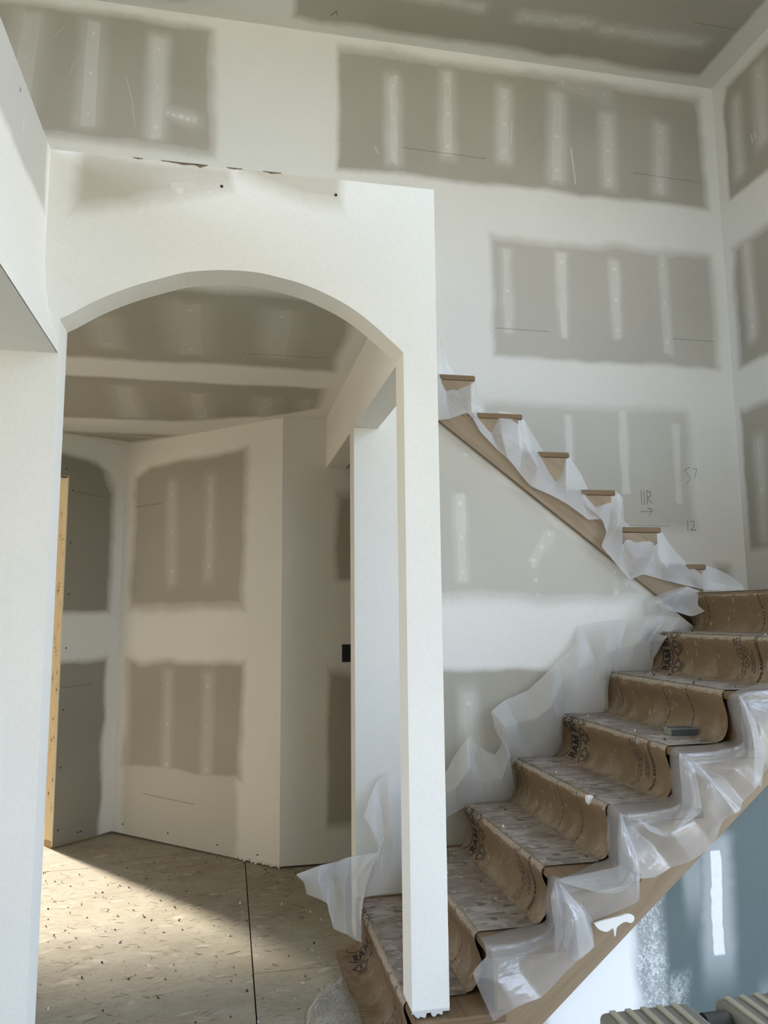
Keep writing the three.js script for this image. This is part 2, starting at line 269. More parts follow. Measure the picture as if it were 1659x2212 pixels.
  // diagonal wall and the short wall with the open doorway
  const a = V(0.3, 0, -4.353), b = V(-0.69, 0, -5.276), u = a.clone().sub(b).normalize(), n = V(-u.z, 0, u.x), L = a.distanceTo(b);
  const K = boardTex({ x0: 0, y0: 0, w: L, h: 2.5, ppm: 480, seed: 61,
    patches: [[[0.085, 1.395], [1.07, 1.4], [1.095, 2.39], [0.36, 2.375], [0.25, 2.335], [0.09, 2.33]], rect(0.085, 0.42, 1.08, 1.085), thin(0.55, rect(0.085, -0.2, 1.06, 0.5))],
    strips: [[0.455, 2.2, 0.475, 1.56, 0.055, 0.42], [0.79, 2.21, 0.79, 1.58, 0.055, 0.42], [0.465, 1.02, 0.475, 0.39, 0.055, 0.4], [0.8, 1.02, 0.8, 0.39, 0.055, 0.4], [0.095, 0.97, 0.1, 0.32, 0.05, 0.4]],
    draw(c) { printLine(c, 0.27, 0.27, 0.45, -0.03); printLine(c, 0.12, 2.07, 0.25, 0.02); } });
  const kd = struct(slab('wall_diagonal', [[0, 0.014], [L, 0.006], [L, 2.51], [0, 2.51]], [], b, u, n, 0.1, [std({ map: K, roughness: 0.86 }), edgeMat]), 'slanting hall wall of taped plasterboard facing the arch');
  const screwMat = std({ color: 0x151310, roughness: 0.5 }), screwGeo = new THREE.CylinderGeometry(0.0045, 0.0045, 0.003, 10).rotateX(Math.PI / 2);
  for (const [x, y] of [[0.1, 0.07], [0.5, 0.07], [0.9, 0.06], [1.2, 0.05]]) mesh('screw', screwGeo, screwMat, kd).position.set(x, y, 0.0008);
  for (let i = 0; i < 12; i++) { const q = mix(L - 0.3, L, i / 11), g = new THREE.IcosahedronGeometry(0.5, 1), p = g.attributes.position, w = rr(0.012, 0.035); for (let k = 0; k < p.count; k++) { const f = 1 + 0.6 * (noise(p.getX(k) * 4 + i * 9, p.getY(k) * 4 + p.getZ(k) * 3) - 0.5); p.setXYZ(k, p.getX(k) * f * w, p.getY(k) * f * rr(0.01, 0.016), p.getZ(k) * f * 0.012); } g.computeVertexNormals(); mesh('mud_lump', g, edgeMat, kd).position.set(q, rr(0.006, 0.018), 0.004); }
  const d = V(-0.988, 0, -5.017), u2 = b.clone().sub(d).normalize(), n2 = V(-u2.z, 0, u2.x), L2 = d.distanceTo(b), reach = 1.15;
  const N = boardTex({ x0: -reach, y0: 0, w: reach + L2, h: 2.5, ppm: 400, seed: 67, paper: [0.3, 0.275, 0.215],
    patches: [[[-0.3, 1.385], [L2 - 0.075, 1.385], [L2 - 0.065, 2.2], [L2 - 0.1, 2.3], [L2 - 0.2, 2.365], [-0.3, 2.41]], [[-0.3, -0.1], [L2 - 0.09, -0.1], [L2 - 0.075, 1.1], [-0.3, 1.07]]],
    draw(c) { printLine(c, 0.05, 2.14, 0.22, -0.06); printLine(c, 0.02, 0.93, 0.18, 0.04); } });
  const sw = struct(slab('wall_stub', [[0, 0.014], [L2, 0.014], [L2, 2.51], [-reach, 2.51], [-reach, 2.235], [0, 2.235]], [], d, u2, n2, 0.0127, [std({ map: N, roughness: 0.86 }), std({ color: 0xc9c3b4 })]), 'short unpainted board wall beside the open doorway');
  for (const y of [0.1, 0.46, 0.8, 1.17, 1.5, 1.82, 2.15, 2.28]) mesh('screw', screwGeo, screwMat, sw).position.set(y > 2.2 ? -0.02 : 0.03, y, 0.0008);
  for (const x of [0.16, 0.18]) mesh('screw', screwGeo, screwMat, sw).position.set(x, 0.06, 0.0008);
  struct(slab('wall_stub_framing', [[0.0, 0.002], [L2, 0.002], [L2, 2.51], [-reach, 2.51], [-reach, 2.24], [0.0, 2.24]], [], d.clone().addScaledVector(n2, -0.103).addScaledVector(u2, 0.04), u2, n2, 0.0127, [mudMat, edgeMat]), 'rear board of the short wall');
  // the sunlit door stud
  const wc = document.createElement('canvas'); wc.width = 128; wc.height = 2048; { const x = wc.getContext('2d'); x.fillStyle = '#f0dcb4'; x.fillRect(0, 0, 128, 2048);
    for (let i = 0; i < 260; i++) { x.globalAlpha = rr(0.05, 0.22); x.fillStyle = ['#b98a4c', '#efd6a6', '#c79c60'][i % 3]; const px = rnd() * 128; x.fillRect(px, rnd() * 2048 - 400, rr(1, 4), rr(300, 1400)); }
    x.globalAlpha = 0.9; for (let i = 0; i < 22; i++) { const px = rr(20, 108), py = rr(40, 2000); x.fillStyle = '#5d3616'; x.beginPath(); x.ellipse(px, py, rr(3, 8), rr(5, 11), 0, 0, 7); x.fill(); x.globalAlpha = 0.35; x.strokeStyle = '#9a6a34'; x.lineWidth = 3; x.beginPath(); x.ellipse(px, py, 14, 26, 0, 0, 7); x.stroke(); x.globalAlpha = 0.9; }
    x.strokeStyle = '#6a4a2a'; x.lineWidth = 3; for (const y of [620, 640, 660, 1010, 1030]) { x.beginPath(); x.moveTo(50, y); x.lineTo(70, y + 4); x.lineTo(84, y - 3); x.stroke(); } x.globalAlpha = 1; }
  const studTex = canvasTex(wc, 0, 0, 1, 1), stud = group('door_stud', d.x, 0, d.z), wood = std({ map: studTex, roughness: 0.8 });
  stud.quaternion.setFromRotationMatrix(new THREE.Matrix4().makeBasis(u2, V(0, 1, 0), n2));
  tag(stud, 'knotty yellow timber stud lining the sunlit doorway edge', 'timber stud');
  mesh('post', box(0.038, 2.19, 0.086, 0.02, 1.135, -0.058, 0.002), wood, stud);
  mesh('bottom_plate', box(0.37, 0.038, 0.088, 0.187, 0.02, -0.058, 0.002), std({ color: 0xb59a72, roughness: 0.85 }), stud).userData.label = 'end of the greyed bottom plate';
  // wall under the upper flight
  const M = boardTex({ x0: 0.5, y0: 0, w: 2, h: 2.4, ppm: 420, seed: 71,
    patches: [thin(0.75, [[0.8, 1.405], [2.06, 1.405], [0.95, 2.28], [0.8, 2.28]]), [[0.8, 0.1], [1.6, 0.1], [1.56, 1.1], [0.8, 1.115]]],
    strips: [[1.05, 1.915, 1.055, 1.5, 0.055, 0.75], [1.5, 1.75, 1.39, 1.58, 0.06, 0.55], [1.4, 1.6, 1.42, 1.42, 0.08, 0.35], [1.815, 1.58, 1.815, 1.32, 0.045, 0.4], [1.065, 1.01, 1.08, 0.6, 0.05, 0.7], [0.96, 2.19, 2.0, 1.4, 0.06, 0.3]] });
  struct(slab('wall_middle', [[0.553, 0.002], [2.5, 0.002], [2.5, 1.07], [0.949, 2.252], [0.6655, 2.466], [0.6655, 2.2045], [0.553, 2.2045]], [], V(0, 0, -3.35), X, Z, 0.115, [std({ map: M, roughness: 0.86 }), edgeMat]), 'taped plasterboard wall under the upper flight, white at its left end');
  // green moisture board below the lower flight
  const GB = [0.105, 0.135, 0.13], WH = [0.83, 0.83, 0.81];
  const G = boardTex({ x0: 0.7, y0: 0, w: 2.6, h: 1.5, ppm: 620, seed: 83, paper: GB, mud: GB, patches: [rect(0, -1, 4, 4)],
    extra(x, y, o) {
      const w1 = (fbm(x * 9, y * 4) - 0.5) * 0.1, rough = 0.45 * noise(x * 420, y * 330) + 0.25 * noise(x * 150 + 9, y * 90) + 0.3 * fbm(x * 22, y * 12);
      let m = sstep(0.955, 1.03, x + w1 + y * 0.05) * (1 - sstep(1.26, 1.325, x + w1)) * (1 - sstep(0.43, 0.48, y - (x - 1.33) * 0.5 + w1));
      const hz = (a, b, y1) => sstep(a, a + 0.02, x + w1 * 0.6) * (1 - sstep(b - 0.04, b, x + w1 * 0.6)) * (1 - sstep(y1 - 0.06, y1, y + w1));
      m = Math.max(m, hz(1.27, 1.40, 0.6) * (0.25 + 0.6 * sstep(0.35, 0.8, rough)), hz(1.38, 1.47, 0.22) * 0.55 * sstep(0.2, 0.8, rough));
      const dx = x - 1.585 - (y - 0.4) * 0.03 + (noise(x * 30, y * 40) - 0.5) * 0.008, st = (1 - sstep(0.017, 0.024, Math.abs(dx))) * sstep(0.25, 0.262, y) * (1 - sstep(0.575, 0.585, y));
      const h2 = (1 - sstep(0.03, 0.085, Math.abs(dx))) * sstep(0.1, 0.3, y) * (1 - sstep(0.6, 0.66, y)) * 0.33, h3 = (1 - sstep(0.02, 0.06, Math.abs(x - 1.5 + w1 * 0.4))) * sstep(0.3, 0.5, y) * (1 - sstep(0.6, 0.65, y)) * 0.25;
      m = Math.max(m, st * (0.8 + 0.2 * rough), h2, h3, (1 - sstep(0.01, 0.05, Math.abs(x - 1.75))) * (1 - sstep(0.1, 0.2, y)) * 0.2);
      for (let c = 0; c < 3; c++) o[c] = mix(o[c], WH[c], Math.min(1, m));
    },
    draw(c) { scratch(c, [[1.82, 0.18], [1.822, 0.155]], 0.005); scratch(c, [[1.82, 0.6], [1.835, 0.607]], 0.005); scratch(c, [[1.42, 0.155], [1.44, 0.16]], 0.004); scratch(c, [[1.9, 0.08], [1.91, 0.06]], 0.005); } });
  struct(slab('wall_stair', [[0.797, 0.002], [3.3, 0.002], [3.3, 1.40], [2.58, 1.40]], [], V(0, 0, -2.362), X, Z, 0.08, [std({ map: G, roughness: 0.82 }), edgeMat]), 'green moisture board under the lower flight with smeared white compound');
  struct(mesh('ground', new THREE.PlaneGeometry(120, 120).rotateX(-Math.PI / 2).translate(0, -0.5, 0), std({ color: 0xd6ba8c })), 'bare ground outside the house');
}
{ // glowing panel added behind that light, out of view
  const glowMat = std({ color: 0xeeeeee, emissive: 0xfff0d8, emissiveIntensity: 1.5, roughness: 0.6 });
  const w = struct(group('added_window_1', -3.94, 1.3, -3.4), 'unseen glowing panel added to light the hall'); mesh('glow_panel', box(0.01, 1.5, 1.1, 0, 0, 0), glowMat, w);
}
// ---------------------------------------------------------------- stairs
function woodTex(base, dark, light, w, h, ppm, sc = 1) {
  return pixelTex(0, 0, w, h, ppm, (x, y, o) => {
    const g = fbm(x * 3 * sc, y * 60 * sc) * 0.6 + noise(x * 9 * sc + 20, y * 210 * sc) * 0.4, s = Math.abs(Math.sin((y * 40 + fbm(x * 2.2, y * 14) * 3.4) * sc));
    const t = g * 0.7 + s * 0.3; for (let c = 0; c < 3; c++) o[c] = t < 0.5 ? mix(dark[c], base[c], t * 2) : mix(base[c], light[c], t * 2 - 1);
  });
}
const oakTex = woodTex([0.235, 0.165, 0.092], [0.155, 0.1, 0.052], [0.3, 0.22, 0.135], 1.6, 0.8, 500); oakTex.wrapS = oakTex.wrapT = THREE.MirroredRepeatWrapping;
const oak = std({ map: oakTex, roughness: 0.55 });
const dustyOak = std({ map: oakTex, color: 0xd8cfc4, roughness: 0.8 });
function woodUV(g, rot) { const p = g.attributes.position, n = g.attributes.normal, uv = g.attributes.uv; for (let i = 0; i < p.count; i++) { const ax = Math.abs(n.getX(i)), ay = Math.abs(n.getY(i)); let a, b; if (ay > 0.7) { a = p.getZ(i); b = p.getX(i); } else if (ax > 0.7) { a = p.getZ(i); b = p.getY(i); } else { a = p.getX(i); b = p.getY(i); } if (rot) { const c = Math.cos(rot), s = Math.sin(rot); const t = a * c + b * s; b = -a * s + b * c; a = t; } uv.setXY(i, a + 3, b + 3); } return g; }
const lower = group('staircase'); tag(lower, 'lower flight of oak stairs rising to the right behind the post', 'staircase');
for (let k = 1; k <= 8; k++) {
  const x = noseX(k), y = k * RISE, last = k === 8;
  if (!last) mesh('tread', woodUV(box(RUN + 0.05, 0.028, FAR * -1 + NEAR, x + RUN / 2 + 0.025, y - 0.014, (NEAR + FAR) / 2, 0.008)), dustyOak, lower);
  mesh('riser', woodUV(box(0.018, RISE - 0.028, -FAR + NEAR - 0.022, x + 0.036, y - RISE / 2 - 0.014, (NEAR + FAR) / 2 - 0.011)), dustyOak, lower);
}
{
  const pts = [[0.797, 0.0], [2.58, 1.4], [2.6, 1.41], [noseX(8) + 0.05, 1.41]];
  for (let k = 8; k >= 1; k--) { pts.push([noseX(k) + 0.026, k * RISE - 0.03]); pts.push([noseX(k) + 0.026, (k - 1) * RISE - (k > 1 ? 0.03 : 0)]); }
  pts.pop(); pts.push([noseX(1) + 0.026, 0.0]);
  const g = new THREE.ExtrudeGeometry(shapeOf(pts), { depth: 0.02, bevelEnabled: true, bevelSize: 0.0015, bevelThickness: 0.0015, bevelSegments: 1 }).translate(0, 0, -2.366);
  mesh('stringer', woodUV(g, 0.6656), oak, lower);
}
mesh('landing', woodUV(box(1.1, 0.028, 2.02, 2.187 + 0.545, LAND - 0.014, -3.335, 0.006)), dustyOak, lower);
mesh('landing_frame', woodUV(box(1.05, 0.2, 1.95, 2.75, LAND - 0.13, -3.36)), dustyOak, lower);
const upper = group('staircase'); tag(upper, 'upper flight of oak stairs rising to the left along the back wall', 'staircase');
for (let n = -1; n <= 5; n++) {
  const x = upX(n), y = upY(n), x0 = Math.max(0.668, x - 0.2813);
  mesh('tread', woodUV(box(x - x0, 0.028, 1.02, (x + x0) / 2, y - 0.014, -3.835, 0.008)), dustyOak, upper);
  mesh('riser', woodUV(box(0.018, n < 0 ? 0.118 : 0.15, 0.99, x - 0.036, y - (n < 0 ? 0.087 : 0.103), -3.85)), dustyOak, upper);
}
{
  const pts = [[0.7, 2.44], [0.949, 2.252], [2.02, 1.4365], [upX(-1) - 0.026, 1.44]];
  for (let n = -1; n <= 5; n++) { pts.push([upX(n) - 0.026, upY(n) - 0.03]); pts.push([Math.max(0.675, upX(n + 1) - 0.026), upY(n) - 0.03]); }
  pts.push([0.675, 2.46]);
  const g = new THREE.ExtrudeGeometry(shapeOf(pts), { depth: 0.02, bevelEnabled: true, bevelSize: 0.0015, bevelThickness: 0.0015, bevelSegments: 1 }).translate(0, 0, -3.347);
  mesh('stringer', woodUV(g, -0.651), oak, upper);
  mesh('soffit_board', new THREE.ExtrudeGeometry(shapeOf([[0.7, 2.455], [0.949, 2.267], [2.02, 1.4515], [2.02, 1.47], [0.949, 2.285], [0.7, 2.475]]), { depth: 0.88, bevelEnabled: false }).translate(0, 0, -4.34), mudMat, upper);
}
// ---------------------------------------------------------------- cardboard laid on the steps
const CW = 0.843, CZ0 = -3.293, CZ1 = -2.45;
function hexagon(x, cx, cy, w, h) { x.beginPath(); x.moveTo(cx, cy - h); x.lineTo(cx + w, cy - h * 0.45); x.lineTo(cx + w, cy + h * 0.45); x.lineTo(cx, cy + h); x.lineTo(cx - w, cy + h * 0.45); x.lineTo(cx - w, cy - h * 0.45); x.closePath(); x.stroke(); }
function cardCanvas(kind, s) {
  const W = 1024, H = 460, c = document.createElement('canvas'); c.width = W; c.height = H; const x = c.getContext('2d'), im = new ImageData(W, H);
  for (let j = 0; j < H; j++) for (let i = 0; i < W; i++) {
    const f = (noise(i * 0.9 + s * 9, j * 0.25) - 0.5) * 0.1 + (fbm(i * 0.02 + s * 31, j * 0.02) - 0.5) * 0.16, k = (j * W + i) * 4;
    // plaster: thick along the nose, thin streaks and splashes on the face
    const edge = j + (fbm(i * 0.03 + s * 7, j * 0.06) - 0.5) * 70 + (noise(i * 0.13, j * 0.1 + s) - 0.5) * 18;
    let p = (1 - sstep(132, 158, edge)) * (0.3 + 0.5 * noise(i * 0.08 + s, j * 0.12));
    p = Math.max(p, 0.5 * sstep(0.74, 0.84, fbm(i * 0.045 + s * 3, j * 0.016 + 8)) , 0.6 * sstep(0.8, 0.86, fbm(i * 0.06 + 40 + s, j * 0.07)));
    p = Math.max(p, sstep(300, 420, j + (noise(i * 0.02, s) - 0.5) * 120) * 0.3 * (0.4 + noise(i * 0.05 + s, j * 0.05)));
    const b = [0.178, 0.115, 0.058], w = [0.45, 0.405, 0.335];
    for (let q = 0; q < 3; q++) im.data[k + q] = toS(mix(b[q] * (1 + f), w[q], p)); im.data[k + 3] = 255;
  }
  x.putImageData(im, 0, 0);
  x.fillStyle = x.strokeStyle = 'rgba(14,11,10,.96)'; x.lineJoin = 'round';
  const up = (t, px, py, size, font = 'sans-serif', weight = 'bold') => { x.save(); x.translate(px, py); x.rotate(-Math.PI / 2); x.font = weight + ' ' + size + 'px ' + font; x.fillText(t, 0, 0); x.lineWidth = size * 0.045; x.strokeText(t, 0, 0); x.restore(); };
  if (kind) {
    const o = 6;
    x.save(); x.translate(24, 0); x.scale(1.48, 1); x.fillStyle = 'rgba(14,11,10,.97)'; up('RAM', 92, 384, 62); up('BOARD', 92, 236, 62);
    x.lineWidth = 6;
    for (const [a, sg] of [[34, -1], [104, 1]]) { x.beginPath(); x.moveTo(a - 24 + sg * 4, 408); x.bezierCurveTo(a + 4, 372, a + 8, 310, a, 236); x.bezierCurveTo(a - 5, 180, a - 4, 100, a + sg * 8, 20); x.stroke(); }
    for (let k = 0; k < 3; k++) { const cy = 350 - k * 118; x.lineWidth = 6; hexagon(x, 142, cy, 22, 52); x.lineWidth = 2.5; hexagon(x, 142, cy, 15, 40); up(['B', 'R', 'T'][k], 151, cy + 10, 28, 'serif'); for (let q = 0; q < 2; q++) x.fillRect(172 + q * 7, cy - 36 + q * 8, 3.5, 64); }
    x.lineWidth = 4; for (const cy of [130, 196]) { x.beginPath(); for (let t = 0; t < 12; t += 0.2) { const r = 4 + t * 1.9; x.lineTo(8 + Math.cos(t) * r * 0.8, cy + Math.sin(t) * r); } x.stroke(); } x.beginPath(); x.moveTo(26, 100); x.lineTo(4, 164); x.lineTo(28, 232); x.stroke(); x.restore();

    for (let q = 0; q < 3; q++) { up(['REUSABLE', 'RECYCLABLE', 'BIODEGRADABLE'][q], 742 + q * 20, 190 + o, 15); up(['IF IT IS NOT', 'MADE FROM RECYCLED', 'NOT RECYCLABLE'][q], 742 + q * 20, 400 + o, 11); }
    x.lineWidth = 3.5; hexagon(x, 752, 236 + o, 20, 28); hexagon(x, 792, 222 + o, 20, 28); hexagon(x, 786, 278 + o, 20, 28);
    for (const [cx, cy] of [[752, 236], [792, 222], [786, 278]]) { x.beginPath(); x.moveTo(cx - 8, cy + o + 10); x.lineTo(cx, cy + o - 10); x.lineTo(cx + 8, cy + o + 10); x.stroke(); }
    up('THE ORIGINAL', 832, 320 + o, 12); up('FLOOR PROTECTION', 848, 330 + o, 12); up('www.RAMBOARD.COM', 902, 384 + o, 28, 'sans-serif', 'bold');
  } else {
    for (const [px, a, b] of [[118, 70, 330], [560, 80, 380], [760, 90, 400]]) { x.font = 'bold 9px sans-serif'; x.lineWidth = 7; x.setLineDash([14, 7, 6, 7, 20, 7]); x.beginPath(); x.moveTo(px, a); x.bezierCurveTo(px + 4, (a + b) / 2, px + 8, b - 30, px + 10, b); x.stroke(); x.setLineDash([]); if (px > 500) { x.lineWidth = 2; x.strokeRect(px - 2, b + 4, 26, 30); } }
  }
  return c;
}
const cardMats = [0, 1].map((k) => [0, 1, 2].map((s) => { const t = canvasTex(cardCanvas(k, s * 2 + k), 0, 0, 1, 1); return std({ map: t, roughness: 0.72, side: THREE.DoubleSide }); }));
const treadTexs = [0, 1, 2].map((s) => pixelTex(0, 0, CW, 0.22, 900, (x, y, o) => {
  const a = fbm(x * 42 + s * 40, y * 16), b = fbm(x * 9 + s * 17, y * 9 + 5), c = noise(x * 260 + s * 5, y * 90), q = fbm(x * 62 + 7 + s * 11, y * 26 + 31);
  let p = 0.16 + 0.42 * sstep(0.4, 0.72, a) * (0.7 + 0.3 * c) + 0.3 * sstep(0.42, 0.7, b); p = Math.max(p, 0.85 * sstep(0.735, 0.76, q), 0.9 * sstep(0.8, 0.815, fbm(x * 22 + 3 * s, y * 30 + 61)));
  const d = 1 - 0.5 * sstep(0.74, 0.78, noise(x * 55 + 9 * s, y * 24 + 3)) * sstep(0.4, 0.6, b), k = [0.17, 0.126, 0.098], w = [0.4, 0.356, 0.312];
  for (let i = 0; i < 3; i++) o[i] = mix(k[i], w[i], Math.min(1, p)) * d * (0.94 + 0.12 * c);
}));
const treadMats = treadTexs.map((t) => std({ map: t, roughness: 0.85 }));
const words = ['bottom', 'second', 'third', 'fourth', 'fifth', 'sixth', 'seventh'];
function riserSheet(k) { // over the nose, down the riser, curving out on to the step below
  const x = noseX(k), y = k * RISE, foot = k === 1 ? 0.105 : 0.05;
  const pts = [[0.07, 0.003], [0.02, 0.004], [0.004, 0.003], [-0.004, -0.004], [-0.0065, -0.014], [-0.004, -0.032], [0.004, -0.055], [0.012, -0.085], [0.012, -0.115], [0.004, -0.142], [-0.012, -0.163], [-0.032, -0.173], [-0.05, -0.1765]];
  if (k === 1) pts.push([-0.08, -0.177], [-foot, -0.1775]);
  const cv = new THREE.SplineCurve(pts.map((p) => new THREE.Vector2(...p))), nv = 40, nu = 24, pos = [], uv = [], idx = [];
  for (let j = 0; j <= nv; j++) { const p = cv.getPoint(j / nv), d = -p.y / 0.18; for (let i = 0; i <= nu; i++) {
    const t = i / nu, z = mix(CZ0, CZ1, t), bul = (noise(t * 3 + k * 9, d * 2) - 0.5) * 0.010 * sstep(0.1, 0.4, d) * (1 - sstep(0.85, 1, d));
    const cor = j > nv * 0.86 ? (j / nv - 0.86) * 0.25 : 0; // rounded corners at the foot
    pos.push(x + p.x + bul, y + p.y, mix(z, (CZ0 + CZ1) / 2, cor * (Math.abs(t - 0.5) > 0.46 ? 1 : 0))); uv.push(t, 1 - (j / nv)); } }
  for (let j = 0; j < nv; j++) for (let i = 0; i < nu; i++) { const a = j * (nu + 1) + i, b = a + nu + 1; idx.push(a, b, a + 1, a + 1, b, b + 1); }
  const g = new THREE.BufferGeometry(); g.setAttribute('position', new THREE.Float32BufferAttribute(pos, 3)); g.setAttribute('uv', new THREE.Float32BufferAttribute(uv, 2)); g.setIndex(idx); g.computeVertexNormals(); return g;
}
for (let k = 1; k <= 8; k++) {
  const odd = k % 2;
  const r = mesh('cardboard_sheet', riserSheet(k), cardMats[odd][k % 3]);
  tag(r, k === 8 ? 'brown protective cardboard over the top riser below the landing' : odd ? 'brown protective cardboard with printed logo over the ' + words[k - 1] + ' riser' : 'brown protective cardboard with dashed lines over the ' + words[k - 1] + ' riser', 'cardboard');
  if (k < 8) {
    const g = box(RUN - 0.045, 0.003, CW, 0, 0, 0), p = g.attributes.position, uv = g.attributes.uv; for (let i = 0; i < p.count; i++) uv.setXY(i, p.getZ(i) + CW / 2, p.getX(i) + 0.1);
    const t = mesh('cardboard_pad', g, treadMats[k % 3]); t.position.set(noseX(k) + RUN / 2 - 0.016, k * RISE + 0.0065, (CZ0 + CZ1) / 2);
    tag(t, 'plaster-smeared cardboard pad lying on the ' + words[k - 1] + ' tread', 'cardboard');
  }
}
{ const g = box(1.0, 0.003, CW, 0, 0, 0); const t = mesh('cardboard_pad', g, treadMats[0]); t.position.set(2.187 + 0.5, LAND + 0.0065, (CZ0 + CZ1) / 2); tag(t, 'plaster-smeared cardboard pad lying on the landing', 'cardboard'); }

// ---------------------------------------------------------------- plastic sheeting
const crk = document.createElement('canvas'); crk.width = crk.height = 512; { const x = crk.getContext('2d'), im = new ImageData(512, 512); for (let j = 0; j < 512; j++) for (let i = 0; i < 512; i++) { const a = 1 - Math.abs(2 * fbm(i * 0.018, j * 0.018) - 1), b = 1 - Math.abs(2 * noise(i * 0.06 + 50, j * 0.045) - 1); const v = 255 * Math.min(1, a * a * 0.7 + b * b * b * 0.3), k = (j * 512 + i) * 4; im.data[k] = im.data[k + 1] = im.data[k + 2] = v; im.data[k + 3] = 255; } x.putImageData(im, 0, 0); }
const crinkle = canvasTex(crk, 0, 0, 0.35, 0.35, false); crinkle.wrapS = crinkle.wrapT = THREE.MirroredRepeatWrapping;
const poly = phys({ color: new THREE.Color().setRGB(0.86, 0.86, 0.86), transmission: 0.8, thickness: 0, roughness: 0.24, ior: 1.5, specularIntensity: 1, side: THREE.DoubleSide, bumpMap: crinkle, bumpScale: 0.0015, name: 'polythene' });
const polyMilky = phys({ color: new THREE.Color().setRGB(0.88, 0.88, 0.87), transmission: 0.7, thickness: 0, roughness: 0.42, ior: 1.5, side: THREE.DoubleSide, bumpMap: crinkle, bumpScale: 0.0025, name: 'milky_polythene' });
const polyDusty = phys({ color: new THREE.Color().setRGB(0.5, 0.47, 0.41), transmission: 0.5, thickness: 0, roughness: 0.6, ior: 1.5, side: THREE.DoubleSide, bumpMap: crinkle, bumpScale: 0.008, name: 'dusty_polythene' });
function drape(grid, amp, sd, su = 8, sv = 8, ten = 0.35) { // columns of points, joined by cardinal splines, with sharp small creases
  const nc = grid.length, nr = grid[0].length, NU = (nc - 1) * su, NV = (nr - 1) * sv, pos = [], uv = [], idx = [];
  const card = (a, b, c, d, t, k) => { const m0 = (c - a) * ten, m1 = (d - b) * ten, t2 = t * t, t3 = t2 * t; return (2 * t3 - 3 * t2 + 1) * b + (t3 - 2 * t2 + t) * m0 + (-2 * t3 + 3 * t2) * c + (t3 - t2) * m1; };
  const P = (c, r, k) => grid[Math.min(nc - 1, Math.max(0, c))][Math.min(nr - 1, Math.max(0, r))][k];
  for (let j = 0; j <= NV; j++) for (let i = 0; i <= NU; i++) {
    const u = i / su, v = j / sv, c = Math.min(nc - 2, Math.floor(u)), r = Math.min(nr - 2, Math.floor(v)), q = [];
    for (let k = 0; k < 3; k++) { const col = []; for (let m = -1; m <= 2; m++) col.push(card(P(c + m, r - 1, k), P(c + m, r, k), P(c + m, r + 1, k), P(c + m, r + 2, k), v - r)); q.push(card(col[0], col[1], col[2], col[3], u - c)); }
    pos.push(...q); uv.push(u * 0.06, v * 0.1);
  }
  for (let j = 0; j < NV; j++) for (let i = 0; i < NU; i++) { const a = j * (NU + 1) + i, b = a + NU + 1; idx.push(a, b, a + 1, a + 1, b, b + 1); }
  const g = new THREE.BufferGeometry(); g.setAttribute('position', new THREE.Float32BufferAttribute(pos, 3)); g.setAttribute('uv', new THREE.Float32BufferAttribute(uv, 2)); g.setIndex(idx); g.computeVertexNormals();
  const p = g.attributes.position, n = g.attributes.normal;
  for (let i = 0; i < p.count; i++) {
    const a = p.getX(i) * 9 + sd, b = p.getY(i) * 9 + p.getZ(i) * 6;
    const ridge = 1 - Math.abs(2 * noise(a, b) - 1), r2 = 1 - Math.abs(2 * noise(a * 2.3 + 11, b * 2.3) - 1), d = (ridge * 0.7 + r2 * 0.35 - 0.6) * amp;
    p.setXYZ(i, p.getX(i) + n.getX(i) * d, p.getY(i) + n.getY(i) * d, p.getZ(i) + n.getZ(i) * d);
  }
  g.computeVertexNormals(); return g;
}
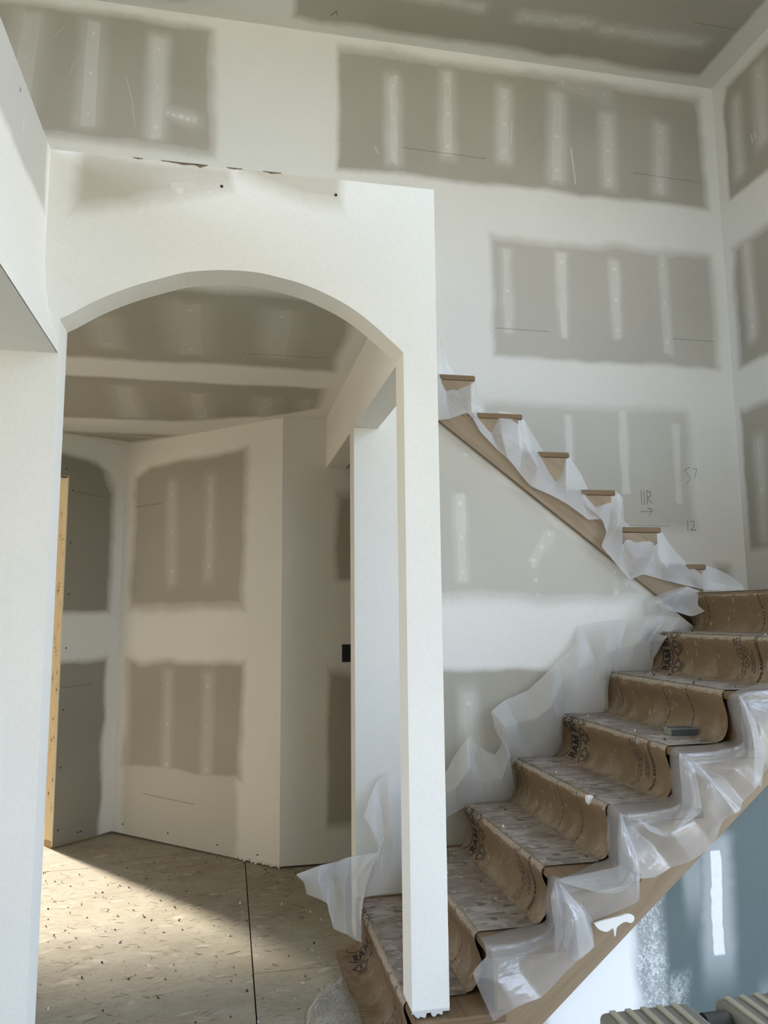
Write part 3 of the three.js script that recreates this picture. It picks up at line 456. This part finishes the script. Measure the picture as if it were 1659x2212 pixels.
const NS=[[[.795,.35,-2.45],[.774,.377,-2.325],[.728,.309,-2.3],[.78,.183,-2.28]],[[.868,.358,-2.45],[.792,.372,-2.315],[.786,.305,-2.25],[.844,.225,-2.26]],[[.93,.364,-2.45],[.878,.377,-2.315],[.873,.305,-2.29],[.932,.235,-2.28]],[[1.002,.369,-2.45],[.953,.391,-2.315],[.942,.349,-2.26],[.997,.292,-2.27]],[[1.026,.382,-2.45],[.993,.412,-2.32],[.986,.385,-2.24],[1.055,.344,-2.26]],[[1.036,.516,-2.45],[.999,.541,-2.315],[1.013,.465,-2.225],[1.091,.372,-2.25]],[[1.088,.529,-2.45],[1.023,.541,-2.31],[1.069,.48,-2.28],[1.11,.424,-2.29]],[[1.146,.534,-2.45],[1.086,.545,-2.31],[1.124,.526,-2.25],[1.184,.457,-2.27]],[[1.229,.545,-2.45],[1.188,.562,-2.31],[1.188,.538,-2.24],[1.241,.487,-2.25]],[[1.254,.558,-2.45],[1.218,.571,-2.32],[1.207,.573,-2.23],[1.244,.555,-2.24]],[[1.258,.717,-2.45],[1.228,.722,-2.315],[1.239,.621,-2.24],[1.308,.549,-2.26]],[[1.314,.724,-2.45],[1.251,.725,-2.31],[1.321,.636,-2.285],[1.376,.566,-2.28]],[[1.391,.727,-2.45],[1.317,.728,-2.31],[1.36,.681,-2.24],[1.442,.588,-2.265]],[[1.478,.734,-2.45],[1.407,.737,-2.31],[1.455,.708,-2.26],[1.514,.63,-2.26]],[[1.499,.748,-2.45],[1.448,.754,-2.32],[1.465,.75,-2.21],[1.542,.704,-2.24]],[[1.5,.892,-2.45],[1.448,.9,-2.315],[1.48,.832,-2.2],[1.584,.746,-2.21]],[[1.559,.899,-2.45],[1.472,.902,-2.31],[1.57,.83,-2.27],[1.634,.753,-2.265]],[[1.648,.901,-2.45],[1.561,.904,-2.31],[1.585,.865,-2.23],[1.675,.795,-2.25]],[[1.74,.91,-2.45],[1.647,.914,-2.31],[1.653,.871,-2.26],[1.709,.824,-2.265]],[[1.759,.925,-2.45],[1.691,.932,-2.32],[1.659,.906,-2.22],[1.722,.864,-2.24]],[[1.73,1.066,-2.45],[1.685,1.079,-2.315],[1.688,.984,-2.22],[1.771,.883,-2.24]],[[1.851,1.103,-2.43],[1.758,1.094,-2.31],[1.789,1.017,-2.28],[1.843,.921,-2.26]],[[1.961,1.104,-2.45],[1.847,1.098,-2.31],[1.847,1.049,-2.24],[1.918,.971,-2.25]],[[2.038,1.109,-2.45],[1.938,1.104,-2.31],[1.936,1.059,-2.26],[1.994,1.012,-2.26]]];
const FS=[[[.855,.434,-3.285],[.848,.556,-3.25],[.865,.637,-3.31]],[[.928,.486,-3.285],[.921,.595,-3.27],[.934,.664,-3.31]],[[.99,.52,-3.285],[.957,.636,-3.2],[.976,.757,-3.26]],[[1.032,.533,-3.285],[1.011,.713,-3.18],[1.028,.82,-3.25]],[[1.127,.535,-3.285],[1.11,.632,-3.27],[1.11,.766,-3.31]],[[1.223,.547,-3.285],[1.163,.663,-3.2],[1.17,.741,-3.31]],[[1.246,.603,-3.285],[1.205,.753,-3.22],[1.198,.789,-3.3]],[[1.232,.692,-3.285],[1.158,.874,-3.14],[1.137,.928,-3.25]],[[1.337,.712,-3.285],[1.249,.876,-3.24],[1.224,.97,-3.31]],[[1.443,.727,-3.285],[1.318,.912,-3.17],[1.332,1.016,-3.3]],[[1.48,.78,-3.285],[1.377,.973,-3.13],[1.443,1.106,-3.29]],[[1.503,.89,-3.285],[1.474,1.058,-3.24],[1.487,1.139,-3.31]],[[1.593,.895,-3.285],[1.535,1.11,-3.2],[1.568,1.213,-3.31]],[[1.684,.902,-3.285],[1.646,1.135,-3.25],[1.609,1.297,-3.325]],[[1.716,.986,-3.285],[1.652,1.181,-3.16],[1.719,1.317,-3.32]],[[1.74,1.079,-3.285],[1.763,1.196,-3.24],[1.838,1.328,-3.32]],[[1.828,1.081,-3.285],[1.794,1.219,-3.15],[1.935,1.34,-3.28]],[[1.934,1.084,-3.285],[1.909,1.22,-3.24],[2.019,1.342,-3.26]],[[1.952,1.137,-3.285],[1.938,1.242,-3.14],[2.051,1.329,-3.2]],[[1.958,1.196,-3.285],[2.024,1.255,-3.22],[2.133,1.291,-3.23]]];
const FL=[[[.81,.243,-3.28],[.808,.443,-3.26],[.824,.639,-3.31]],[[.729,.216,-3.27],[.728,.451,-3.25],[.74,.676,-3.31]],[[.674,.221,-3.25],[.676,.468,-3.2],[.682,.683,-3.31]],[[.62,.228,-3.22],[.655,.459,-3.24],[.633,.651,-3.3]],[[.578,.23,-3.2],[.627,.432,-3.18],[.569,.53,-3.24]],[[.544,.23,-3.17],[.621,.39,-3.17],[.608,.467,-3.22]],[[.524,.212,-3.1],[.583,.373,-3.12],[.631,.406,-3.18]],[[.517,.132,-3.02],[.521,.319,-3.14],[.556,.409,-3.15]],[[.456,.175,-3.0],[.462,.307,-3.06],[.482,.407,-3.13]],[[.412,.192,-3.02],[.419,.331,-3.1],[.43,.404,-3.1]],[[.381,.292,-3.0],[.36,.358,-3.03],[.365,.404,-3.07]],[[.315,.313,-3.05],[.301,.356,-3.05],[.273,.385,-3.05]]];
const US=[[[.921,2.735,-3.38],[.902,2.422,-3.33],[.893,2.228,-3.31]],[[.967,2.727,-3.38],[.939,2.418,-3.31],[.936,2.245,-3.31]],[[.985,2.579,-3.35],[.99,2.38,-3.325],[.994,2.254,-3.31]],[[1.048,2.479,-3.36],[1.041,2.356,-3.31],[1.078,2.285,-3.305]],[[1.131,2.462,-3.335],[1.108,2.355,-3.295],[1.107,2.257,-3.3]],[[1.146,2.353,-3.36],[1.139,2.263,-3.32],[1.148,2.193,-3.305]],[[1.204,2.294,-3.36],[1.205,2.2,-3.325],[1.222,2.12,-3.31]],[[1.251,2.313,-3.34],[1.244,2.182,-3.29],[1.27,2.075,-3.3]],[[1.362,2.288,-3.335],[1.356,2.136,-3.315],[1.331,2.011,-3.31]],[[1.457,2.157,-3.36],[1.418,2.034,-3.29],[1.38,1.946,-3.3]],[[1.547,2.028,-3.36],[1.505,1.963,-3.315],[1.473,1.908,-3.295]],[[1.582,2.117,-3.335],[1.561,1.95,-3.295],[1.564,1.859,-3.29]],[[1.657,2.016,-3.34],[1.648,1.878,-3.32],[1.662,1.794,-3.3]],[[1.733,1.885,-3.36],[1.696,1.819,-3.285],[1.728,1.793,-3.29]],[[1.819,1.94,-3.335],[1.786,1.824,-3.315],[1.743,1.731,-3.28]],[[1.864,1.906,-3.33],[1.799,1.773,-3.26],[1.716,1.665,-3.28]],[[1.873,1.795,-3.34],[1.848,1.681,-3.325],[1.797,1.575,-3.29]],[[1.951,1.752,-3.37],[1.878,1.611,-3.27],[1.86,1.512,-3.29]],[[2.047,1.761,-3.335],[2.0,1.626,-3.32],[1.934,1.534,-3.3]],[[2.116,1.669,-3.335],[2.046,1.568,-3.28],[2.03,1.51,-3.3]],[[2.197,1.579,-3.33],[2.156,1.519,-3.305],[2.149,1.481,-3.29]],[[2.24,1.596,-3.36],[2.194,1.518,-3.28],[2.224,1.468,-3.3]],[[2.337,1.582,-3.38],[2.292,1.509,-3.33],[2.273,1.461,-3.3]],[[2.45,1.536,-3.38],[2.368,1.487,-3.3],[2.373,1.454,-3.3]],[[2.494,1.48,-3.34],[2.493,1.466,-3.33],[2.492,1.451,-3.31]]];
const LF=[[[1.946,1.342,-3.31],[1.928,1.414,-3.28],[1.988,1.423,-3.32]],[[1.977,1.351,-3.27],[1.95,1.4,-3.2],[2.063,1.456,-3.32]],[[2.014,1.363,-3.22],[2.059,1.404,-3.26],[2.155,1.477,-3.3]],[[2.109,1.337,-3.2],[2.116,1.392,-3.22],[2.192,1.465,-3.29]],[[2.151,1.36,-3.16],[2.146,1.392,-3.2],[2.205,1.458,-3.27]]];
const FOLDS=[[[[1.004,.552,-2.31],[.976,.504,-2.29],[.975,.433,-2.27],[.971,.341,-2.26]],[[1.004,.552,-2.31],[.985,.512,-2.265],[.99,.454,-2.245],[.985,.404,-2.24]],[[1.005,.552,-2.31],[1.005,.505,-2.28],[1.015,.447,-2.275],[1.018,.338,-2.27]],[[1.007,.551,-2.31],[1.003,.516,-2.25],[1.019,.465,-2.225],[1.026,.353,-2.22]],[[1.008,.55,-2.31],[1.025,.52,-2.27],[1.064,.469,-2.25],[1.09,.37,-2.25]]],[[[1.227,.733,-2.31],[1.197,.683,-2.27],[1.189,.605,-2.26],[1.184,.54,-2.255]],[[1.227,.733,-2.31],[1.193,.69,-2.245],[1.189,.612,-2.235],[1.202,.553,-2.25]],[[1.229,.733,-2.31],[1.207,.689,-2.245],[1.205,.629,-2.22],[1.216,.569,-2.24]],[[1.231,.732,-2.31],[1.232,.671,-2.265],[1.239,.6,-2.23],[1.239,.495,-2.235]]],[[[1.005,.553,-2.305],[1.002,.551,-2.29]],[[1.079,.557,-2.31],[1.066,.533,-2.27]],[[1.157,.565,-2.31],[1.124,.521,-2.25]],[[1.207,.575,-2.3],[1.179,.521,-2.24]],[[1.218,.587,-2.29],[1.232,.556,-2.235]]],[[[1.449,.909,-2.31],[1.452,.882,-2.25],[1.49,.804,-2.225],[1.553,.72,-2.235]],[[1.45,.909,-2.31],[1.452,.88,-2.225],[1.492,.821,-2.195],[1.562,.735,-2.205]],[[1.452,.909,-2.31],[1.47,.878,-2.24],[1.521,.815,-2.215],[1.591,.743,-2.215]]],[[[1.44,.908,-2.3],[1.423,.865,-2.275],[1.421,.757,-2.27],[1.349,.662,-2.25]],[[1.445,.905,-2.3],[1.435,.862,-2.25],[1.439,.767,-2.235],[1.368,.68,-2.24]],[[1.449,.905,-2.3],[1.468,.864,-2.265],[1.47,.764,-2.24],[1.463,.736,-2.235]]],[[[1.251,.732,-2.3],[1.253,.724,-2.29]],[[1.278,.718,-2.285],[1.267,.713,-2.255]],[[1.303,.703,-2.275],[1.292,.69,-2.245]],[[1.344,.682,-2.265],[1.331,.674,-2.24]],[[1.377,.673,-2.25],[1.365,.669,-2.235]]],[[[1.676,1.086,-2.31],[1.653,1.024,-2.26],[1.651,.947,-2.24],[1.639,.837,-2.24]],[[1.678,1.086,-2.31],[1.643,1.029,-2.225],[1.641,.953,-2.2],[1.646,.822,-2.22]],[[1.68,1.085,-2.31],[1.684,1.01,-2.245],[1.694,.919,-2.22],[1.684,.802,-2.235]]]];
for (const c of NS) c.splice(2, 0, [c[1][0] + 0.002, c[1][1] - 0.034, c[1][2] + 0.003]);
const nearSheet = mesh('plastic_sheet', drape(NS, 0.004, 3, 8, 8, 0.2), poly);
FOLDS.forEach((f, i) => mesh('fold', drape(f, 0.003, 40 + i, 10, 12, 0.3), poly, nearSheet));
tag(nearSheet, 'glossy clear plastic sheet hanging in folds over the near ends of the lower treads', 'plastic sheet');
tag(mesh('plastic_sheet', drape(FS, 0.009, 9, 8, 10, 0.18), polyMilky), 'cloudy plastic sheet bunched against the wall along the far side of the lower flight', 'plastic sheet');
tag(mesh('plastic_sheet', drape(FL, 0.009, 15, 8, 10, 0.15), polyMilky), 'torn plastic sheet flopping over the foot of the stairs behind the post', 'plastic sheet');
tag(mesh('plastic_sheet', drape(US, 0.005, 21, 8, 10, 0.18), polyMilky), 'milky plastic sheet draped from step to step along the upper flight', 'plastic sheet');
tag(mesh('plastic_sheet', drape(LF, 0.006, 27), polyMilky), 'loose twisted flap of plastic at the landing corner', 'plastic sheet');
{
  const g = []; for (let i = 0; i < 9; i++) { const t = i / 8, z = mix(-3.05, -2.58, t), l = mix(0.435, 0.285, Math.min(1, t * 2.2)), r = mix(0.447, 0.468, Math.min(1, t * 2)), up = 0.035 * Math.min(1, t * 3); const q = []; for (let k = 0; k < 5; k++) q.push([mix(l, r, k / 4) + rr(-0.006, 0.006), 0.006 + (k === 0 || k === 4 ? 0.004 : up * rr(0.25, 1)), z + rr(-0.012, 0.012)]); g.push(q); }
  tag(mesh('plastic_sheet', drape(g, 0.008, 33, 8, 8, 0.1), polyDusty), 'dusty crumpled plastic scrap lying on the floor at the stair foot', 'plastic sheet');
}
// ---------------------------------------------------------------- small things
{
  const b = group('sanding_block', 1.655, 5 * RISE + 0.008, -2.625, -0.12); tag(b, 'grey sanding block lying on the fifth tread', 'sanding block');
  mesh('body', new RoundedBoxGeometry(0.1, 0.026, 0.065, 3, 0.003).translate(0, 0.013, 0), std({ color: 0x8a8a83, roughness: 0.9 }), b);
  mesh('abrasive_face', box(0.1008, 0.0225, 0.0008, 0, 0.013, 0.0327), std({ color: 0x4a4c4c, roughness: 0.95 }), b);
  mesh('abrasive_top', box(0.094, 0.0008, 0.06, 0, 0.0262, 0), std({ color: 0x55565a, roughness: 0.95 }), b);
}
function lump(w, h, d, s) { const g = new THREE.IcosahedronGeometry(0.5, 3), p = g.attributes.position; for (let i = 0; i < p.count; i++) { const k = 1 + 0.5 * (noise(p.getX(i) * 3 + s, p.getY(i) * 3 + p.getZ(i) * 4) - 0.5); p.setXYZ(i, p.getX(i) * k * w, p.getY(i) * k * h, p.getZ(i) * k * d); } g.computeVertexNormals(); return g; }
const putty = std({ color: 0xdedbd3, roughness: 0.75 });
tag(mesh('compound_blob', lump(0.03, 0.035, 0.03, 4).translate(noseX(4) - 0.004, 4 * RISE - 0.008, -2.565), putty), 'white blob of dried compound on the fourth step edge', 'plaster blob');
{
  const o = [[-38, 2], [-22, 5], [14, 10], [34, 13], [46, 7], [40, -2], [26, 1], [10, -6], [6, -13], [3, -24], [0, -9], [-14, -14], [-30, -8]].map(([a, b]) => [a * 0.00154, b * 0.00154]);
  const s = new THREE.Shape(new THREE.SplineCurve([...o, o[0]].map((q) => new THREE.Vector2(...q))).getPoints(60));
  tag(mesh('compound_smear', new THREE.ExtrudeGeometry(s, { depth: 0.004, bevelEnabled: true, bevelSize: 0.002, bevelThickness: 0.003, bevelSegments: 3 }).translate(1.165, 0.424, -2.275), putty), 'white smear of wet compound dripping from the hanging plastic hem', 'plaster smear');
}
{
  const o = group('outlet_box', 0.675, 1.14, -4.343); tag(o, 'dark electrical box set in the shaded wall beside the column', 'electrical box');
  mesh('body', box(0.058, 0.095, 0.03, 0, 0, -0.012), std({ color: 0x0f1216, roughness: 0.5 }), o); mesh('flange', box(0.064, 0.1, 0.003, 0, 0, 0.0), std({ color: 0x3a4048, roughness: 0.5 }), o).position.z = -0.006;
}
{ // crumbs of compound and wood on the floor and treads: nobody could count them
  const g = new THREE.TetrahedronGeometry(1), N = 520, im = new THREE.InstancedMesh(g, std({ color: 0xffffff }), N), m = new THREE.Matrix4(), q = new THREE.Quaternion(), c = new THREE.Color();
  for (let i = 0; i < N; i++) {
    let x, y, z; if (i < 440) { x = rr(-1.1, 0.45); z = rr(-4.9, -2.5); y = 0.002; if (x < -0.6 && z < -4.6) z += 1; } else { const k = 1 + Math.floor(rnd() * 7); x = noseX(k) + rr(0.01, RUN - 0.06); z = rr(-3.25, -2.48); y = k * RISE + 0.01; }
    const s = rr(0.0015, 0.006); q.setFromEuler(new THREE.Euler(rnd() * 6, rnd() * 6, rnd() * 6)); m.compose(V(x, y, z), q, V(s * rr(1, 3), s * 0.5, s)); im.setMatrixAt(i, m);
    c.set(['#cfc9bb', '#8d7f68', '#443828', '#e0dcd2'][Math.floor(rnd() * 4)]); im.setColorAt(i, c);
  }
  im.name = 'debris'; im.userData = { kind: 'stuff', label: 'crumbs of compound and wood chips over floor and treads' }; put(im);
}
{ // dusty ribbed work platform in front of the camera
  const o = group('work_platform', 0.437, 0.012, -0.9); tag(o, 'dusty ribbed folding platform standing close at the lower right', 'work platform');
  const alu = std({ color: 0x77736a, roughness: 0.7, metalness: 0.2 }), dust = std({ color: 0x98917f, roughness: 0.9 });
  for (const [x, w] of [[0, 0.118], [0.152, 0.2]]) {
    mesh('deck', new RoundedBoxGeometry(w, 0.03, 0.32, 3, 0.008).translate(x + w / 2, 0.87, 0.16), alu, o);
    for (let i = 0; i < w / 0.02 - 1; i++) mesh('rib', new RoundedBoxGeometry(0.008, 0.0035, 0.31, 2, 0.0012).translate(x + 0.016 + i * 0.02, 0.8855, 0.16), dust, o);
    for (const s of [0.03, w - 0.03]) mesh('leg', new RoundedBoxGeometry(0.03, 0.85, 0.03, 2, 0.004).translate(x + s, 0.428, 0.06), alu, o);
  }
  mesh('hinge', new THREE.CylinderGeometry(0.012, 0.012, 0.03, 20).rotateZ(Math.PI / 2).translate(0.135, 0.872, 0.03), std({ color: 0x2e2b27, roughness: 0.6 }), o);
}
scene.traverse((o) => { if (o.isMesh) { o.castShadow = o.receiveShadow = true; } });
renderer.render(scene, camera);
